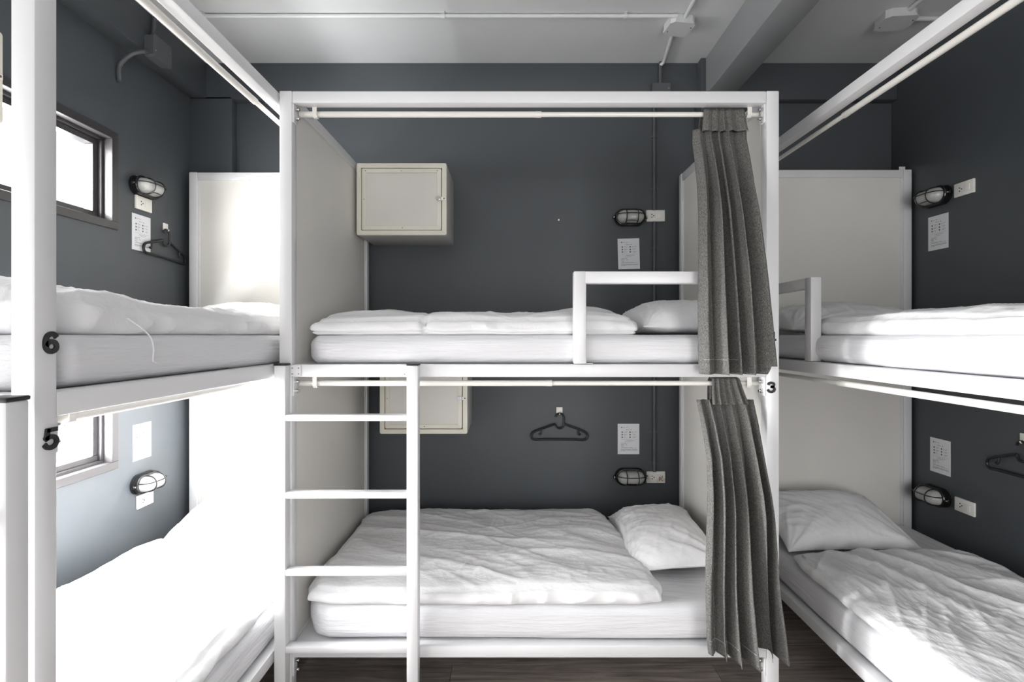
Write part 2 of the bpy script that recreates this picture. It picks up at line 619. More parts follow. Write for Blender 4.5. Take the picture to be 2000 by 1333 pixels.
def bunk(label, loc, rz, L, W, panels, guard, ladder=None, digits=(), rung_front=None):
    o = empty('bunk_bed', (loc[0], loc[1], 0), rz)
    tag(o, label, 'bunk bed', 'white metal bunk beds')
    F = M['frame']
    rr = 0.005
    for x in (0, L - T - 0.002):
        for y in (0, W - T):
            MB().box(x, x + T + 0.002, y, y + T, 0, ZTOP, r=rr).build('post', F, o)
    xa, xb = T + 0.002, L - T - 0.002
    MB().box(xa, xb, 0.001, T, ZTOP - T, ZTOP - 0.001, r=rr).build('top_beam', F, o)
    for x in (0.001, L - T):
        MB().box(x, x + T - 0.001, T, W - T, ZTOP - T, ZTOP - 0.001, r=rr).build('end_beam', F, o)
    for (a, b) in ((MID0, MID1), (LOW0, LOW1)):
        MB().box(xa, xb, 0.001, T, a, b, r=rr).build('rail', F, o)
        MB().box(xa, xb, W - T, W - 0.001, a, b, r=rr).build('rail', F, o)
        for x in (0.001, L - T):
            MB().box(x, x + T - 0.001, T, W - T, a, b, r=rr).build('end_rail', F, o)
        MB().box(xa - 0.002, xb + 0.002, T - 0.004, W - T + 0.004, b - 0.018, b - 0.003, r=0.002, seg=1).build('bed_board', F, o)
    for end in panels:
        x = 0.012 if end == 0 else L - 0.012 - 0.030
        for (a, b) in ((LOW1, MID0), (MID1, ZTOP - T)):
            MB().box(x, x + 0.030, T - .003, W - T + .003, a - .003, b + .003).build('end_panel', M['panel'], o, smooth=False)
            # thin white strips that hold the board, as along the photo's post edges
            for xx in (x - 0.004, x + 0.026):
                MB().box(xx, xx + 0.008, T - .001, T + 0.014, a, b, r=0.002, seg=1).build('panel_strip', F, o)
                MB().box(xx, xx + 0.008, W - T - 0.014, W - T + .001, a, b, r=0.002, seg=1).build('panel_strip', F, o)
    if guard:
        g0, g1, at = guard
        gz = EYE + 0.2625
        e = MB()
        e.box(g0, g1, 0.001, T - .002, gz - T, gz, r=rr)
        gp = g0 if at == 0 else g1 - T
        e.box(gp - 0.0006, gp + T + 0.0006, 0.0004, T - .001, MID1 + 0.001, gz + 0.0006, r=rr)
        ge = e.build('guard_rail', F, o)
        s = 1 if at == 0 else -1
        fx = gp + T if at == 0 else gp
        fo = MB().box(fx, fx + s * 0.030, 0.012, 0.042, MID1, MID1 + 0.004, r=0.001, seg=1)
        fo.box(fx, fx + s * 0.003, 0.012, 0.042, MID1, MID1 + 0.032, r=0.001, seg=1)
        fo.build('foot_plate', F, ge)
    for x, s in ((xa, 1), (xb, -1)):
        for z in (ZTOP - T, MID0, LOW0):
            bracket(o, x, z, s)
    if ladder is not None:
        la = empty('ladder', (ladder, 0, 0), 0, o)
        lw, pd = 0.578, 0.048
        for x in (0, lw - 0.046):
            MB().box(x, x + 0.046, -pd - .001, -0.001, 0, MID1 - 0.002, r=0.005).build('ladder_post', F, la)
            MB().box(x - 0.001, x + 0.047, -pd - .003, 0.001, MID1 - 0.003, MID1 + 0.006, r=0.003).build('post_cap', M['black'], la)
        for zc in (EYE - 0.333, EYE - 0.644, EYE - 0.955, EYE - 1.265):
            MB().box(0.045, lw - 0.045, -pd if rung_front is None else rung_front, -0.005, zc - 0.0125, zc + 0.0125, r=0.004).build('rung', F, la)
        for x, wdt, holes in ((0.046, 0.044, 4), (lw - 0.046 - 0.026, 0.026, 2)) if rung_front is None else ():
            pl = MB().box(x, x + wdt, -0.0045, 0.0005, MID0 + 0.005, MID1 - 0.003, r=0.001, seg=1).build('fixing_plate', F, la)
            for i in range(holes):
                hx = x + (0.009 if i % 2 == 0 else wdt - 0.009)
                hz = MID0 + (0.014 if i < 2 else 0.038)
                if holes == 2:
                    hx, hz = x + 0.009 + 0.01 * (i % 2), MID0 + (0.013 if i == 0 else 0.039)
                MB().cyl((hx, -0.006, hz), (hx, -0.004, hz), 0.0025, 8).build('screw', M['rust'], la)
    for d, x, z in digits:
        add_digit(o, d, x, z, 0.047, 0.0)
    return o


CX, CY, CL, CW = -0.966, 2.10, 2.052, 1.12
LX, LY, LL, LW = -0.972, 1.037, 2.165, 1.032
RX, RY, RL, RW = 1.335, 3.150, 2.06, 1.07
bunk('white bunk bed facing the camera, with ladder, numbers and dark curtains', (CX, CY), 0, CL, CW, (0, 1), (CL - 0.052 - 0.79, CL - 0.05, 0), ladder=0.001,
     digits=(('3', CL - 0.034, EYE - 0.214), ('4', CL - 0.032, EYE - 0.010)))
bunk('white bunk bed along the left wall, its post marked 6 and 5', (LX, LY), R(90), LL, LW, (1,), (LL - 0.052 - 0.79, LL - 0.05, 0),
     digits=(('6', 0.034, EYE - 0.016), ('5', 0.034, EYE - 0.217)), ladder=-0.640, rung_front=-0.022)
rb = bunk('white bunk bed along the right wall, partly outside the picture', (RX, RY), R(-90), RL, RW, (0,), (0.05, 0.842, 1))
br = MB().box(0.0, 0.004, RW - 0.042, RW - 0.004, ZTOP, ZTOP + 0.032, r=0.001, seg=1)
br.build('wall_bracket', M['frame'], rb)


def curtain_rod(label, loc, rz, x0, x1, z, joint, y=0.062, thick_first=True):
    o = empty('curtain_rod', (loc[0], loc[1], 0), rz)
    tag(o, label, 'curtain rod', 'telescopic curtain rods')
    r1, r2 = (0.0125, 0.0100) if thick_first else (0.0100, 0.0125)
    MB().cyl((x0, y, z), (joint, y, z), r1, 20).build('rod_tube', M['rod'], o)
    MB().cyl((joint, y, z), (x1, y, z), r2, 20).build('rod_tube', M['rod'], o)
    MB().cyl((joint - .02, y, z), (joint + .004, y, z), 0.0132, 20).build('collar', M['rod'], o)
    hook_pts = [(y - 0.020, z + 0.034), (y - 0.022, z + 0.010), (y - 0.021, z - 0.008), (y - 0.012, z - 0.017), (y + 0.002, z - 0.017)]
    for hx in (x0 + 0.070, x1 - 0.045):
        m = MB()
        pts = [Vector((0, a, b)) for a, b in hook_pts]
        for p, q in zip(pts, pts[1:]):
            d = q - p
            ang = math.atan2(d.z, d.y)
            mat_ = Matrix.Translation((hx, p.y, p.z)) @ Matrix.Rotation(ang, 4, 'X')
            m.box(-0.009, 0.009, -0.001, d.length + .001, -0.0015, 0.0015, matrix=mat_)
        m.box(hx - 0.009, hx + 0.009, y - 0.022, y + 0.004, z + 0.032, z + 0.0345)
        m.build('hanging_hook', M['plasticwhite'], o)
    return o


ZU, ZL = EYE + 0.932, EYE - 0.203
curtain_rod('white rod along the top of the bunk facing the camera', (CX, CY), 0, 0.060, CL - 0.058, ZU, 1.075)
curtain_rod('white rod under the middle rail of the bunk facing the camera', (CX, CY), 0, 0.060, CL - 0.060, ZL, 1.120)
curtain_rod('white rod along the top of the left bunk', (LX, LY), R(90), 0.054, LL - 0.058, ZU, 1.0)
curtain_rod('white rod under the middle rail of the left bunk', (LX, LY), R(90), 0.054, LL - 0.058, EYE - 0.187, 1.0, y=0.052)
curtain_rod('white rod along the top of the right bunk', (RX, RY), R(-90), 0.054, RL - 0.058, ZU, 1.0, thick_first=False)
curtain_rod('white rod under the middle rail of the right bunk', (RX, RY), R(-90), 0.054, RL - 0.058, ZL, 1.0, thick_first=False, y=0.04)


# ------------------------------------------------------------------ bedding
def N(x, y, z=0.0):
    return noise.noise(Vector((x, y, z)))


def ridge(x, y, s):
    return 1.0 - min(1.0, abs(N(x, y, s)) * 2.6)


def creases(x, y, seed):
    """network of sharp cotton creases in a few directions"""
    h = 0.0
    for k, (an, f, g, am) in enumerate(((0.3, 1.3, 6.0, .0080), (-0.6, 1.6, 8.0, .0065), (1.2, 1.8, 7.0, .0055), (0.9, 3.5, 15.0, .0030), (-0.2, 4.0, 17.0, .0030))):
        ca, sa = math.cos(an), math.sin(an)
        wob = 0.12 * N(x * 2.3 + k, y * 2.3, seed)
        a, b = (x + wob) * ca + (y + wob) * sa, -(x + wob) * sa + (y - wob) * ca
        mask = max(0.0, N(x * 1.7 + 5 * k, y * 1.7, seed + k) + 0.35)
        h += am * 1.5 * mask * (ridge(a * f, b * g, seed + 3 * k) ** 3 - 0.15)
    return h


def box_grid(nx, ny, nz):
    idx, verts, faces = {}, [], []

    def v(i, j, k):
        key = (i, j, k)
        if key not in idx:
            idx[key] = len(verts)
            verts.append((2 * i / nx - 1, 2 * j / ny - 1, 2 * k / nz - 1))
        return idx[key]
    for i in range(nx):
        for j in range(ny):
            faces.append((v(i, j, nz), v(i + 1, j, nz), v(i + 1, j + 1, nz), v(i, j + 1, nz)))
            faces.append((v(i, j, 0), v(i, j + 1, 0), v(i + 1, j + 1, 0), v(i + 1, j, 0)))
    for i in range(nx):
        for k in range(nz):
            faces.append((v(i, 0, k), v(i + 1, 0, k), v(i + 1, 0, k + 1), v(i, 0, k + 1)))
            faces.append((v(i, ny, k), v(i, ny, k + 1), v(i + 1, ny, k + 1), v(i + 1, ny, k)))
    for j in range(ny):
        for k in range(nz):
            faces.append((v(0, j, k), v(0, j, k + 1), v(0, j + 1, k + 1), v(0, j + 1, k)))
            faces.append((v(nx, j, k), v(nx, j + 1, k), v(nx, j + 1, k + 1), v(nx, j, k + 1)))
    return verts, faces


def mattress(label, loc, rz, x0, x1, y0, y1, z0, z1, seed):
    o = empty('mattress', (loc[0], loc[1], 0), rz)
    tag(o, label, 'mattress', 'mattresses in white fitted sheets')
    V, Fc = box_grid(120, 48, 12)
    hx, hy, hz = (x1 - x0) / 2, (y1 - y0) / 2, (z1 - z0) / 2
    r = 0.040
    out = []
    for (u, v, w_) in V:
        p = Vector((math.copysign(abs(u) ** 0.8, u) * hx, math.copysign(abs(v) ** 0.8, v) * hy, w_ * hz))
        q = Vector((max(-hx + r, min(hx - r, p.x)), max(-hy + r, min(hy - r, p.y)), max(-hz + r, min(hz - r, p.z))))
        d = p - q
        if d.length > 1e-6:
            p = q + d.normalized() * min(r, max(d.length, r if max(abs(u), abs(v), abs(w_)) > 0.999 else 0))
        nn = d.normalized() if d.length > 1e-6 else Vector((0, 0, 1))
        # horizontal drag folds of the stretched sheet along the sides
        side = max(abs(nn.x), abs(nn.y))
        f = side * (0.0045 * N(p.x * 2.2 + seed, p.z * 26, p.y * 2.2) + 0.007 * N(p.x * 1.2, p.z * 9 + seed, p.y * 1.2))
        f += (1 - side) * 0.004 * N(p.x * 4, p.y * 5, seed)
        bul = side * 0.010 * (1 - (p.z / hz) ** 2)
        p = p + nn * (f + bul)
        # rounded plan corners
        k = max(0, abs(p.x) - hx + 0.10) * max(0, abs(p.y) - hy + 0.10)
        p.x -= math.copysign(k * 3.2, p.x)
        p.y -= math.copysign(k * 3.2, p.y)
        if p.z < -hz + 0.004:
            p.z = -hz
        out.append(((x0 + x1) / 2 + p.x, (y0 + y1) / 2 + p.y, (z0 + z1) / 2 + p.z))
    pydata('fitted_sheet', out, Fc, M['sheet'], o)
    return o


def duvet(label, loc, rz, corners, z0, thick, seed, lump=None, fold=(1.2, 7.0, 0.3), amp=1.0, stretch=0.018, string=None, seam=None, groove=0.0):
    """corners: four (x, y) in bunk coordinates: front-left, front-right, back-right, back-left"""
    o = empty('duvet', (loc[0], loc[1], 0), rz)
    tag(o, label, 'duvet', 'white duvets on the bunk beds')
    V, Fc = box_grid(200, 112, 14)
    c = [Vector(k) for k in corners]
    ca, sa = math.cos(fold[2]), math.sin(fold[2])
    out = []
    for (u, v, w_) in V:
        # round the plan corners
        k = max(0.0, abs(u) - 0.86) / 0.14 * max(0.0, abs(v) - 0.86) / 0.14
        su, sv = u * (1 - 0.030 * k), v * (1 - 0.045 * k)
        s, t = (su + 1) / 2, (sv + 1) / 2
        p = (c[0] * (1 - s) + c[1] * s) * (1 - t) + (c[3] * (1 - s) + c[2] * s) * t
        x, y = p.x, p.y
        ed = (1 - abs(u) ** 14) ** 0.5 * (1 - abs(v) ** 9) ** 0.5
        th = thick * (0.66 + 0.34 * ed)
        if w_ <= -0.999:
            out.append((x, y, z0))
            continue
        bul = math.sqrt(max(0, 1 - w_ * w_))
        ex, ey = abs(u) ** 30, abs(v) ** 26
        a, b = x * ca + y * sa, -x * sa + y * ca
        wv = 0.5 + 0.5 * N(x * 1.1 + seed, y * 1.3, 3.1)
        h = amp * (0.018 * N(x * 2.1, y * 2.4, seed) + 0.017 * (ridge(a * fold[0], b * fold[1], seed) ** 1.5 - 0.35) * (0.35 + wv) + creases(x, y, seed))
        zz = z0 + th * (w_ + 1) / 2
        # rolled edge: the rim bulges out and carries its own puckers
        roll = (0.46 * th * bul - 0.006) + 0.010 * N(x * 5, y * 5, seed + 2) + 0.011 * (ridge(x * 7 + y * 7, zz * 9, seed + 1) - .4) * bul
        if groove:
            roll -= groove * math.exp(-((w_ + 0.42) / 0.11) ** 2)
        p.x += math.copysign(ex, u) * roll
        p.y += math.copysign(ey, v) * roll
        top = max(0.0, w_)
        if lump:
            for (lx, ly, lr, lh) in lump:
                zz += top * lh * math.exp(-((x - lx) ** 2 + ((y - ly) * 0.8) ** 2) / (lr * lr))
        zz += top * h * (0.45 + 0.55 * ed)
        if w_ < 0.999:
            zz += 0.008 * N(x * 6, y * 6, seed + 2) * bul
        if seam and v < -0.2:
            for sx in seam:
                g = math.exp(-((x - sx) / 0.014) ** 2)
                p.y += 0.022 * g * ey
                zz -= 0.016 * g * top * (0.4 + ey)
        out.append((p.x, p.y, max(zz, z0)))
    pydata('cover', out, Fc, M['duvet'], o)
    if string:
        MB().sweep(smoothpath(string, 6), 0.0022, 6).build('tie_string', M['duvet'], o)
    return o


def pillow(label, loc, rz, centre, size, thick, seed, spin=0.0, tilt=0.0, flange=None):
    o = empty('pillow', (loc[0], loc[1], 0), rz)
    tag(o, label, 'pillow', 'white pillows on the bunk beds')
    nx, ny = 70, 90
    a, b = size[0] / 2, size[1] / 2
    verts, faces = [], []

    def surf(sgn):
        base = len(verts)
        for j in range(ny + 1):
            for i in range(nx + 1):
                u, v = 2 * i / nx - 1, 2 * j / ny - 1
                u, v = math.sin(u * math.pi / 2) * .5 + u * .5, math.sin(v * math.pi / 2) * .5 + v * .5
                x = a * u * (1 - 0.10 * (1 - v * v) * abs(u) ** 3)
                y = b * v * (1 - 0.07 * (1 - u * u) * abs(v) ** 3)
                t = ((1 - abs(u) ** 2.6) * (1 - abs(v) ** 2.8)) ** 0.62
                z = thick * 0.5 * t
                # wrinkles that run from the corners and the ends
                rad = math.hypot(abs(u) - 1, abs(v) - 1)
                an = math.atan2(1.001 - abs(v), 1.001 - abs(u))
                wr = 0.013 * (ridge(an * 3.6 + seed, rad * 0.8, seed + (3 if u > 0 else 0)) - .4) * math.exp(-rad * 1.3)
                wr += 0.010 * N(x * 4, y * 4, seed) + 0.7 * creases(x * 1.3 + 3, y * 1.3, seed)
                z += wr * min(1, t * 2.2)
                sag = 0.42 if sgn < 0 else 1.45
                verts.append(Vector((x, y, sgn * max(z, 0.0015) * sag)))
        for j in range(ny):
            for i in range(nx):
                q = [base + j * (nx + 1) + i, base + j * (nx + 1) + i + 1, base + (j + 1) * (nx + 1) + i + 1, base + (j + 1) * (nx + 1) + i]
                faces.append(q if sgn > 0 else q[::-1])
        return base
    t0 = surf(1)
    b0 = surf(-1)
    ring = [j * (nx + 1) for j in range(ny + 1)] + [ny * (nx + 1) + i for i in range(1, nx + 1)] + \
           [j * (nx + 1) + nx for j in range(ny - 1, -1, -1)] + [i for i in range(nx - 1, 0, -1)]
    for k in range(len(ring)):
        p, q = ring[k], ring[(k + 1) % len(ring)]
        faces.append((t0 + p, t0 + q, b0 + q, b0 + p))
    mt = Matrix.Translation(centre) @ Matrix.Rotation(spin, 4, 'Z') @ Matrix.Rotation(tilt, 4, 'Y')
    pydata('pillowcase', [mt @ v for v in verts], faces, M['pillow'], o)
    return o


LOWT = EYE - 1.130
c_, l_, r_ = ((CX, CY), 0), ((LX, LY), R(90)), ((RX, RY), R(-90))
mattress('mattress on the upper bed of the bunk facing the camera', *c_, 0.085, 1.985, 0.036, 1.062, MID1 - 0.001, EYE + 0.001, 1.0)
mattress('mattress on the lower bed of the bunk facing the camera', *c_, 0.085, 1.985, 0.036, 1.062, LOW1 - 0.001, LOWT, 2.0)
mattress('mattress on the upper bed of the left bunk', *l_, 0.030, 2.085, 0.036, 0.976, MID1 - 0.001, EYE + 0.001, 3.0)
mattress('mattress on the lower bed of the left bunk', *l_, 0.058, 2.085, 0.036, 0.976, LOW1 - 0.001, LOWT, 4.0)
mattress('mattress on the upper bed of the right bunk', *r_, 0.055, 1.985, 0.036, 1.012, MID1 - 0.001, EYE + 0.001, 5.0)
mattress('mattress on the lower bed of the right bunk', *r_, 0.055, 1.985, 0.036, 1.012, LOW1 - 0.001, LOWT, 6.0)

duvet('duvet folded on the upper bed facing the camera, ending before its pillow', *c_, [(0.108, 0.075), (1.480, 0.075), (1.47, 0.95), (0.13, 0.95)], EYE, 0.085, 11.0,
      lump=[(0.33, 0.45, 0.20, 0.045), (1.33, 0.4, 0.22, 0.035)], seam=(0.585,), amp=0.8, fold=(1.0, 5.0, 0.05), groove=0.010)
duvet('duvet spread on the lower bed facing the camera, behind the ladder', *c_, [(0.098, 0.050), (1.590, 0.046), (1.49, 1.03), (0.090, 1.03)], LOWT + 0.001, 0.080, 21.0,
      amp=0.9, fold=(1.0, 5.5, -0.35), lump=[(1.3, 0.35, 0.35, 0.02)])
duvet('duvet with a loose string on the upper bed of the left bunk', *l_, [(0.110, 0.080), (1.60, 0.075), (1.66, 0.90), (0.10, 0.90)], EYE, 0.100, 31.0, amp=1.2, fold=(0.9, 6, 0.15),
      lump=[(0.25, 0.5, 0.3, 0.05)],
      string=[(0.30, 0.040, EYE + 0.045), (0.335, 0.026, EYE + 0.018), (0.365, 0.024, EYE - 0.008), (0.372, 0.021, EYE - 0.040), (0.368, 0.020, EYE - 0.070), (0.385, 0.019, EYE - 0.078)])
duvet('sunlit duvet on the lower bed of the left bunk', *l_, [(0.105, 0.055), (1.66, 0.050), (1.62, 0.94), (0.10, 0.94)], LOWT + 0.001, 0.080, 41.0, amp=1.1, fold=(1.0, 6, 0.5))
duvet('duvet on the upper bed of the right bunk, beyond its guard rail', *r_, [(0.70, 0.075), (1.93, 0.070), (1.93, 0.94), (0.64, 0.94)], EYE, 0.085, 51.0, amp=1.1, fold=(0.9, 6.5, 0.2))
duvet('duvet on the lower bed of the right bunk, creased in long diagonal folds', *r_, [(0.61, 0.050), (1.93, 0.050), (1.93, 0.96), (0.60, 0.90)], LOWT + 0.001, 0.080, 61.0, amp=1.35, fold=(0.9, 5.0, 0.5))

pillow('pillow on the upper bed facing the camera, half behind the curtain', *c_, (1.75, 0.50, EYE + 0.036), (0.49, 0.74), 0.185, 3.0, spin=R(3))
pillow('pillow on the lower bed facing the camera, half behind the curtain', *c_, (1.735, 0.60, LOWT + 0.060), (0.47, 0.74), 0.165, 6.0, spin=R(-4), tilt=R(-6))
pillow('pillow at the far end of the upper bed of the left bunk', *l_, (1.86, 0.53, EYE + 0.050), (0.46, 0.72), 0.18, 9.0, tilt=R(-6))
pillow('pillow at the far end of the lower bed of the left bunk', *l_, (1.86, 0.53, LOWT + 0.085), (0.46, 0.74), 0.18, 12.0, tilt=R(-14))
pillow('grey shaded pillow on the upper bed of the right bunk', *r_, (0.33, 0.46, EYE + 0.048), (0.46, 0.78), 0.18, 15.0, tilt=R(5))
pillow('pillow on the lower bed of the right bunk, leaning on the end board', *r_, (0.315, 0.41, LOWT + 0.095), (0.48, 0.70), 0.16, 18.0, tilt=R(17))


# ------------------------------------------------------------------ curtains
def lerp_tab(tab, v):
    if v <= tab[0][0]:
        return tab[0][1]
    for (a, x), (b, y) in zip(tab, tab[1:]):
        if v <= b:
            return x + (y - x) * (v - a) / (b - a)
    return tab[-1][1]


def fold_xy(s, t, a, b, A, pleats, seed):
    """broad rounded folds of unequal width with narrow deep valleys between them"""
    warp = s + 0.13 * N(s * 2.6, seed) + 0.035 * N(s * 2.6, t * 1.3, seed + 2) * min(1, 2 * t + .2)
    ph = math.pi * pleats * warp
    c = abs(math.sin(ph))
    amp = A * (1.0 + 0.75 * N(s * 4.1, seed + 4, t * 0.9))
    y = -amp * (2.2 * c ** 0.66 - 0.6)
    lean = math.sin(2 * ph)
    x = a + (b - a) * s + 0.20 * (b - a) / pleats * lean * min(1, 5 * s, 5 * (1 - s))
    return x, y


def sheet_mesh(name, parent, left, right, ztop, zbot, yc, ampf, pleats, seed, nx=220, nz=70, thick=0.0016, bottom=None):
    """a hanging pleated cloth: left/right give X at height z, yc the mid depth, ampf the pleat depth"""
    verts = []
    for j in range(nz + 1):
        t = j / nz
        for i in range(nx + 1):
            s = i / nx
            zb = zbot + (bottom(s) if bottom else 0)
            z = ztop + (zb - ztop) * t
            a, b = left(z), right(z)
            x, y = fold_xy(s, t, a, b, ampf(z), pleats, seed)
            y += yc(z) + 0.003 * N(x * 30, z * 6, seed) + 0.004 * N(s * 9, z * 3.0, seed + 6)
            verts.append(Vector((x, y, z)))
    n = nx + 1
    front = len(verts)
    nrm = []
    for j in range(nz + 1):
        for i in range(nx + 1):
            p = verts[j * n + max(0, i - 1)]
            q = verts[j * n + min(nx, i + 1)]
            d = (q - p).normalized()
            nrm.append(Vector((-d.y, d.x, 0)))
    verts += [v + k * thick for v, k in zip(verts[:front], nrm)]
    faces = []
    for j in range(nz):
        for i in range(nx):
            a = j * n + i
            faces.append((a, a + n, a + n + 1, a + 1))
            faces.append((front + a, front + a + 1, front + a + n + 1, front + a + n))
    for j in range(nz):
        for i, f in ((0, 0), (nx, 1)):
            a = j * n + i
            q = (a, front + a, front + a + n, a + n)
            faces.append(q if not f else q[::-1])
    for i in range(nx):
        a = i
        faces.append((a, a + 1, front + a + 1, front + a))
        a = nz * n + i
        faces.append((a, front + a, front + a + 1, a + 1))
    o = pydata(name, verts, faces, M['curtain'], parent)
    return o, verts[:front], n


def px_x(px, Y):
    return (px - 1005) / 1000 * Y


def px_z(py, Y):
    return EYE + (655 - py) / 1000 * Y


def curtain(label, Ltab, Rtab, y_top, y_pock, y_bot, Yt, Yb, y_mid, pleats, seed, headL, headR, bottom, amp=0.034):
    o = empty('curtain', (1.0, CY, 0))
    tag(o, label, 'curtain', 'charcoal curtains at the right end of the bunk')
    zt, zp, zb, zm = px_z(y_top, Yt), px_z(y_pock, Yt), px_z(y_bot, Yb), px_z(y_mid, Yb)

    def yc(z):
        t = max(0, min(1, (zt - z) / (zt - zm)))
        t = t * t * (3 - 2 * t)
        return Yt + (Yb - Yt) * t

    def edge(tab):
        ztab = []
        for py, px in tab:
            z = px_z(py, Yb)
            ztab.append((-z, px))
        return lambda z: px_x(lerp_tab(ztab, -z), yc(z))

    def amp_panel(z):
        t = max(0, min(1, (zp - z) / 0.35))
        return 0.010 + (amp - 0.010) * t
    inv = Matrix.Translation((-1.0, -CY, 0))
    ob, vs, n = sheet_mesh('fabric_panel', o, edge(Ltab), edge(Rtab), zp + 0.004, zb, yc, amp_panel, pleats, seed, bottom=bottom)
    ob.data.transform(inv)
    # hem stitching: a thin thread line following the cloth
    row = vs[int(66 / 70 * 70) * n:int(66 / 70 * 70) * n + n]
    th = MB().sweep([v + Vector((0, -0.0012, 0)) for v in row[6:int(n * 0.55):3]], 0.0006, 4).build('hem_stitching', M['conduitceil'], o)
    th.data.transform(inv)
    # gathered rod pocket: a front and a back layer around the rod
    hl = lambda z: px_x(headL[0] + (headL[1] - headL[0]) * (zt - z) / (zt - zp), Yt)
    hr = lambda z: px_x(headR[0] + (headR[1] - headR[0]) * (zt - z) / (zt - zp), Yt)
    V, Fc = [], []
    nx, nk = 160, 24
    for i in range(nx + 1):
        s = i / nx
        for k in range(nk + 1):
            # profile: up the back, over the rod, down the front to the seam
            q = k / nk
            zl = zp - 0.012
            if q < 0.4:
                yy, z = 0.017, zl + (zt - 0.016 - zl) * q / 0.4
            elif q < 0.6:
                an = math.pi * (q - 0.4) / 0.2
                yy, z = 0.017 * math.cos(an), zt - 0.016 + 0.017 * math.sin(an)
            else:
                yy, z = -0.017, zt - 0.016 - (zt - 0.016 - zl) * (q - 0.6) / 0.4
            a, b = hl(z), hr(z)
            drop = (zt - z) / (zt - zp)
            x, fy = fold_xy(s, 0.0, a, b, 0.004 + 0.004 * drop, pleats, seed)
            y = yc(z) + yy + (math.copysign(1, yy) * 0.004 if abs(yy) > .01 else 0) + (fy - 0.004 * drop if yy < 0 else 0.3 * abs(fy))
            V.append((x, y, z + 0.003 * N(s * 14, seed + 3)))
    for i in range(nx):
        for k in range(nk):
            a = i * (nk + 1) + k
            Fc.append((a, a + 1, a + nk + 2, a + nk + 1))
    hd = pydata('rod_pocket', V, Fc, M['curtain'], o)
    hd.data.transform(inv)
    so = hd.modifiers.new('cloth_thickness', 'SOLIDIFY')
    so.thickness = 0.0015
    return o


curtain('upper charcoal curtain, bunched at the right end of the upper bed',
        [(262, 1353), (300, 1357), (350, 1361), (420, 1363), (560, 1365), (735, 1367)],
        [(256, 1458), (300, 1465), (360, 1472), (430, 1484), (520, 1497), (620, 1507), (735, 1517)],
        216, 258, 731, 2.162, 2.048, 420, 5.2, 2.0, (1372, 1366), (1450, 1453),
        lambda s: 0.0 if s < 0.82 else 0.032 * min(1, (s - 0.82) / 0.05))
curtain('lower charcoal curtain, bunched at the right end of the lower bed',
        [(782, 1358), (830, 1367), (890, 1376), (1000, 1377), (1130, 1374), (1240, 1375), (1290, 1380)],
        [(778, 1468), (830, 1478), (900, 1488), (1000, 1501), (1150, 1510), (1290, 1526)],
        737, 781, 1288, 2.162, 2.045, 900, 5.6, 7.3, (1387, 1381), (1440, 1449),
        lambda s: (0.040 * (1 - s / 0.4) if s < 0.4 else 0) + 0.055 * math.exp(-((s - 0.76) / 0.07) ** 2) + (0.018 if s > .85 else 0), amp=0.036)


# ------------------------------------------------------------------ lockers
def locker(label, loc, rz, Wd, D, H, mcol, skew=0.0):
    """origin at the left front lower corner; front faces -y"""
    o = empty('locker', loc, rz)
    tag(o, label, 'locker', 'small wall lockers')
    rim = 0.027
    b = MB()
    b.box(0.002, Wd - 0.002, 0.028, D, 0.002, H - 0.002, r=0.003)
    b.build('body', M['lockbody'], o)
    f = MB().ring(0, Wd, 0, H, rim, 0, 0.032, 0.010)
    f.build('front_frame', mcol, o)
    g = 0.0035
    a0, a1, c0, c1 = rim + g, Wd - rim - g - 0.001, rim + g, H - rim - g
    MB().box(rim - 0.002, Wd - rim + 0.002, 0.024, 0.028, rim - 0.002, H - rim + 0.002).build('gap_shadow_plate', M['hole'], o, smooth=False)
    d = MB()
    db = 0.024
    d.ring(a0, a1, c0, c1, db, 0.002, 0.022, 0.006, 0.002)
    dr = d.build('door', mcol, o)
    MB().box(a0 + db - 0.002, a1 - db + 0.002, 0.006, 0.014, c0 + db - 0.002, c1 - db + 0.002, r=0.001, seg=1).build('door_panel', M['door'], dr)
    for (sx, sz) in ((a0 + .02, c1 - .012), ((a0 + a1) / 2, c1 - .012), (a1 - .022, c1 - .012), (a0 + .012, (c0 + c1) / 2), ((a0 + a1) / 2 + .005, c0 + .012)):
        MB().cyl((sx, 0.0015, sz), (sx, 0.004, sz), 0.0028, 8).build('screw', M['rust'], dr)
    lz = H * 0.505
    la = MB().box(Wd - 0.038, Wd - 0.003, -0.004, 0.001, lz - 0.0105, lz + 0.0105, r=0.003, seg=2).build('latch', M['plasticwhite'], o)
    k = MB().cyl((Wd - 0.046, 0.004, lz), (Wd - 0.046, -0.014, lz), 0.0135, 18).cyl((Wd - 0.046, -0.013, lz), (Wd - 0.046, -0.022, lz), 0.0105, 18)
    k.build('lock_knob', M['steel'], la)
    MB().cyl((Wd - 0.014, -0.002, lz), (Wd - 0.014, -0.006, lz), 0.0042, 10).build('latch_screw', M['rust'], la)
    return o


LKY = 2.93
locker('cream wall locker with a latch above the upper bed, beside the left board', (-0.905, LKY, EYE + 0.573), 0, 0.516, YB - LKY, 0.412, M['cream'])
locker('yellowed cream wall locker behind the ladder above the lower bed', (-0.772, LKY, EYE - 0.566), 0, 0.502, YB - LKY, 0.405, M['cream'])
locker('cream wall locker at the left edge beside the upper window', (XL + 0.33, 1.192, EYE + 0.71), R(90), 0.530, 0.33, 0.305, M['cream'])


# ------------------------------------------------------------------ wall lamps, sockets, papers, hangers
def stadium(a, b, n=24):
    pts = []
    for i in range(n + 1):
        t = -math.pi / 2 + math.pi * i / n
        pts.append((a - b + b * math.cos(t), b * math.sin(t)))
    for i in range(n + 1):
        t = math.pi / 2 + math.pi * i / n
        pts.append((-(a - b) + b * math.cos(t), b * math.sin(t)))
    return pts


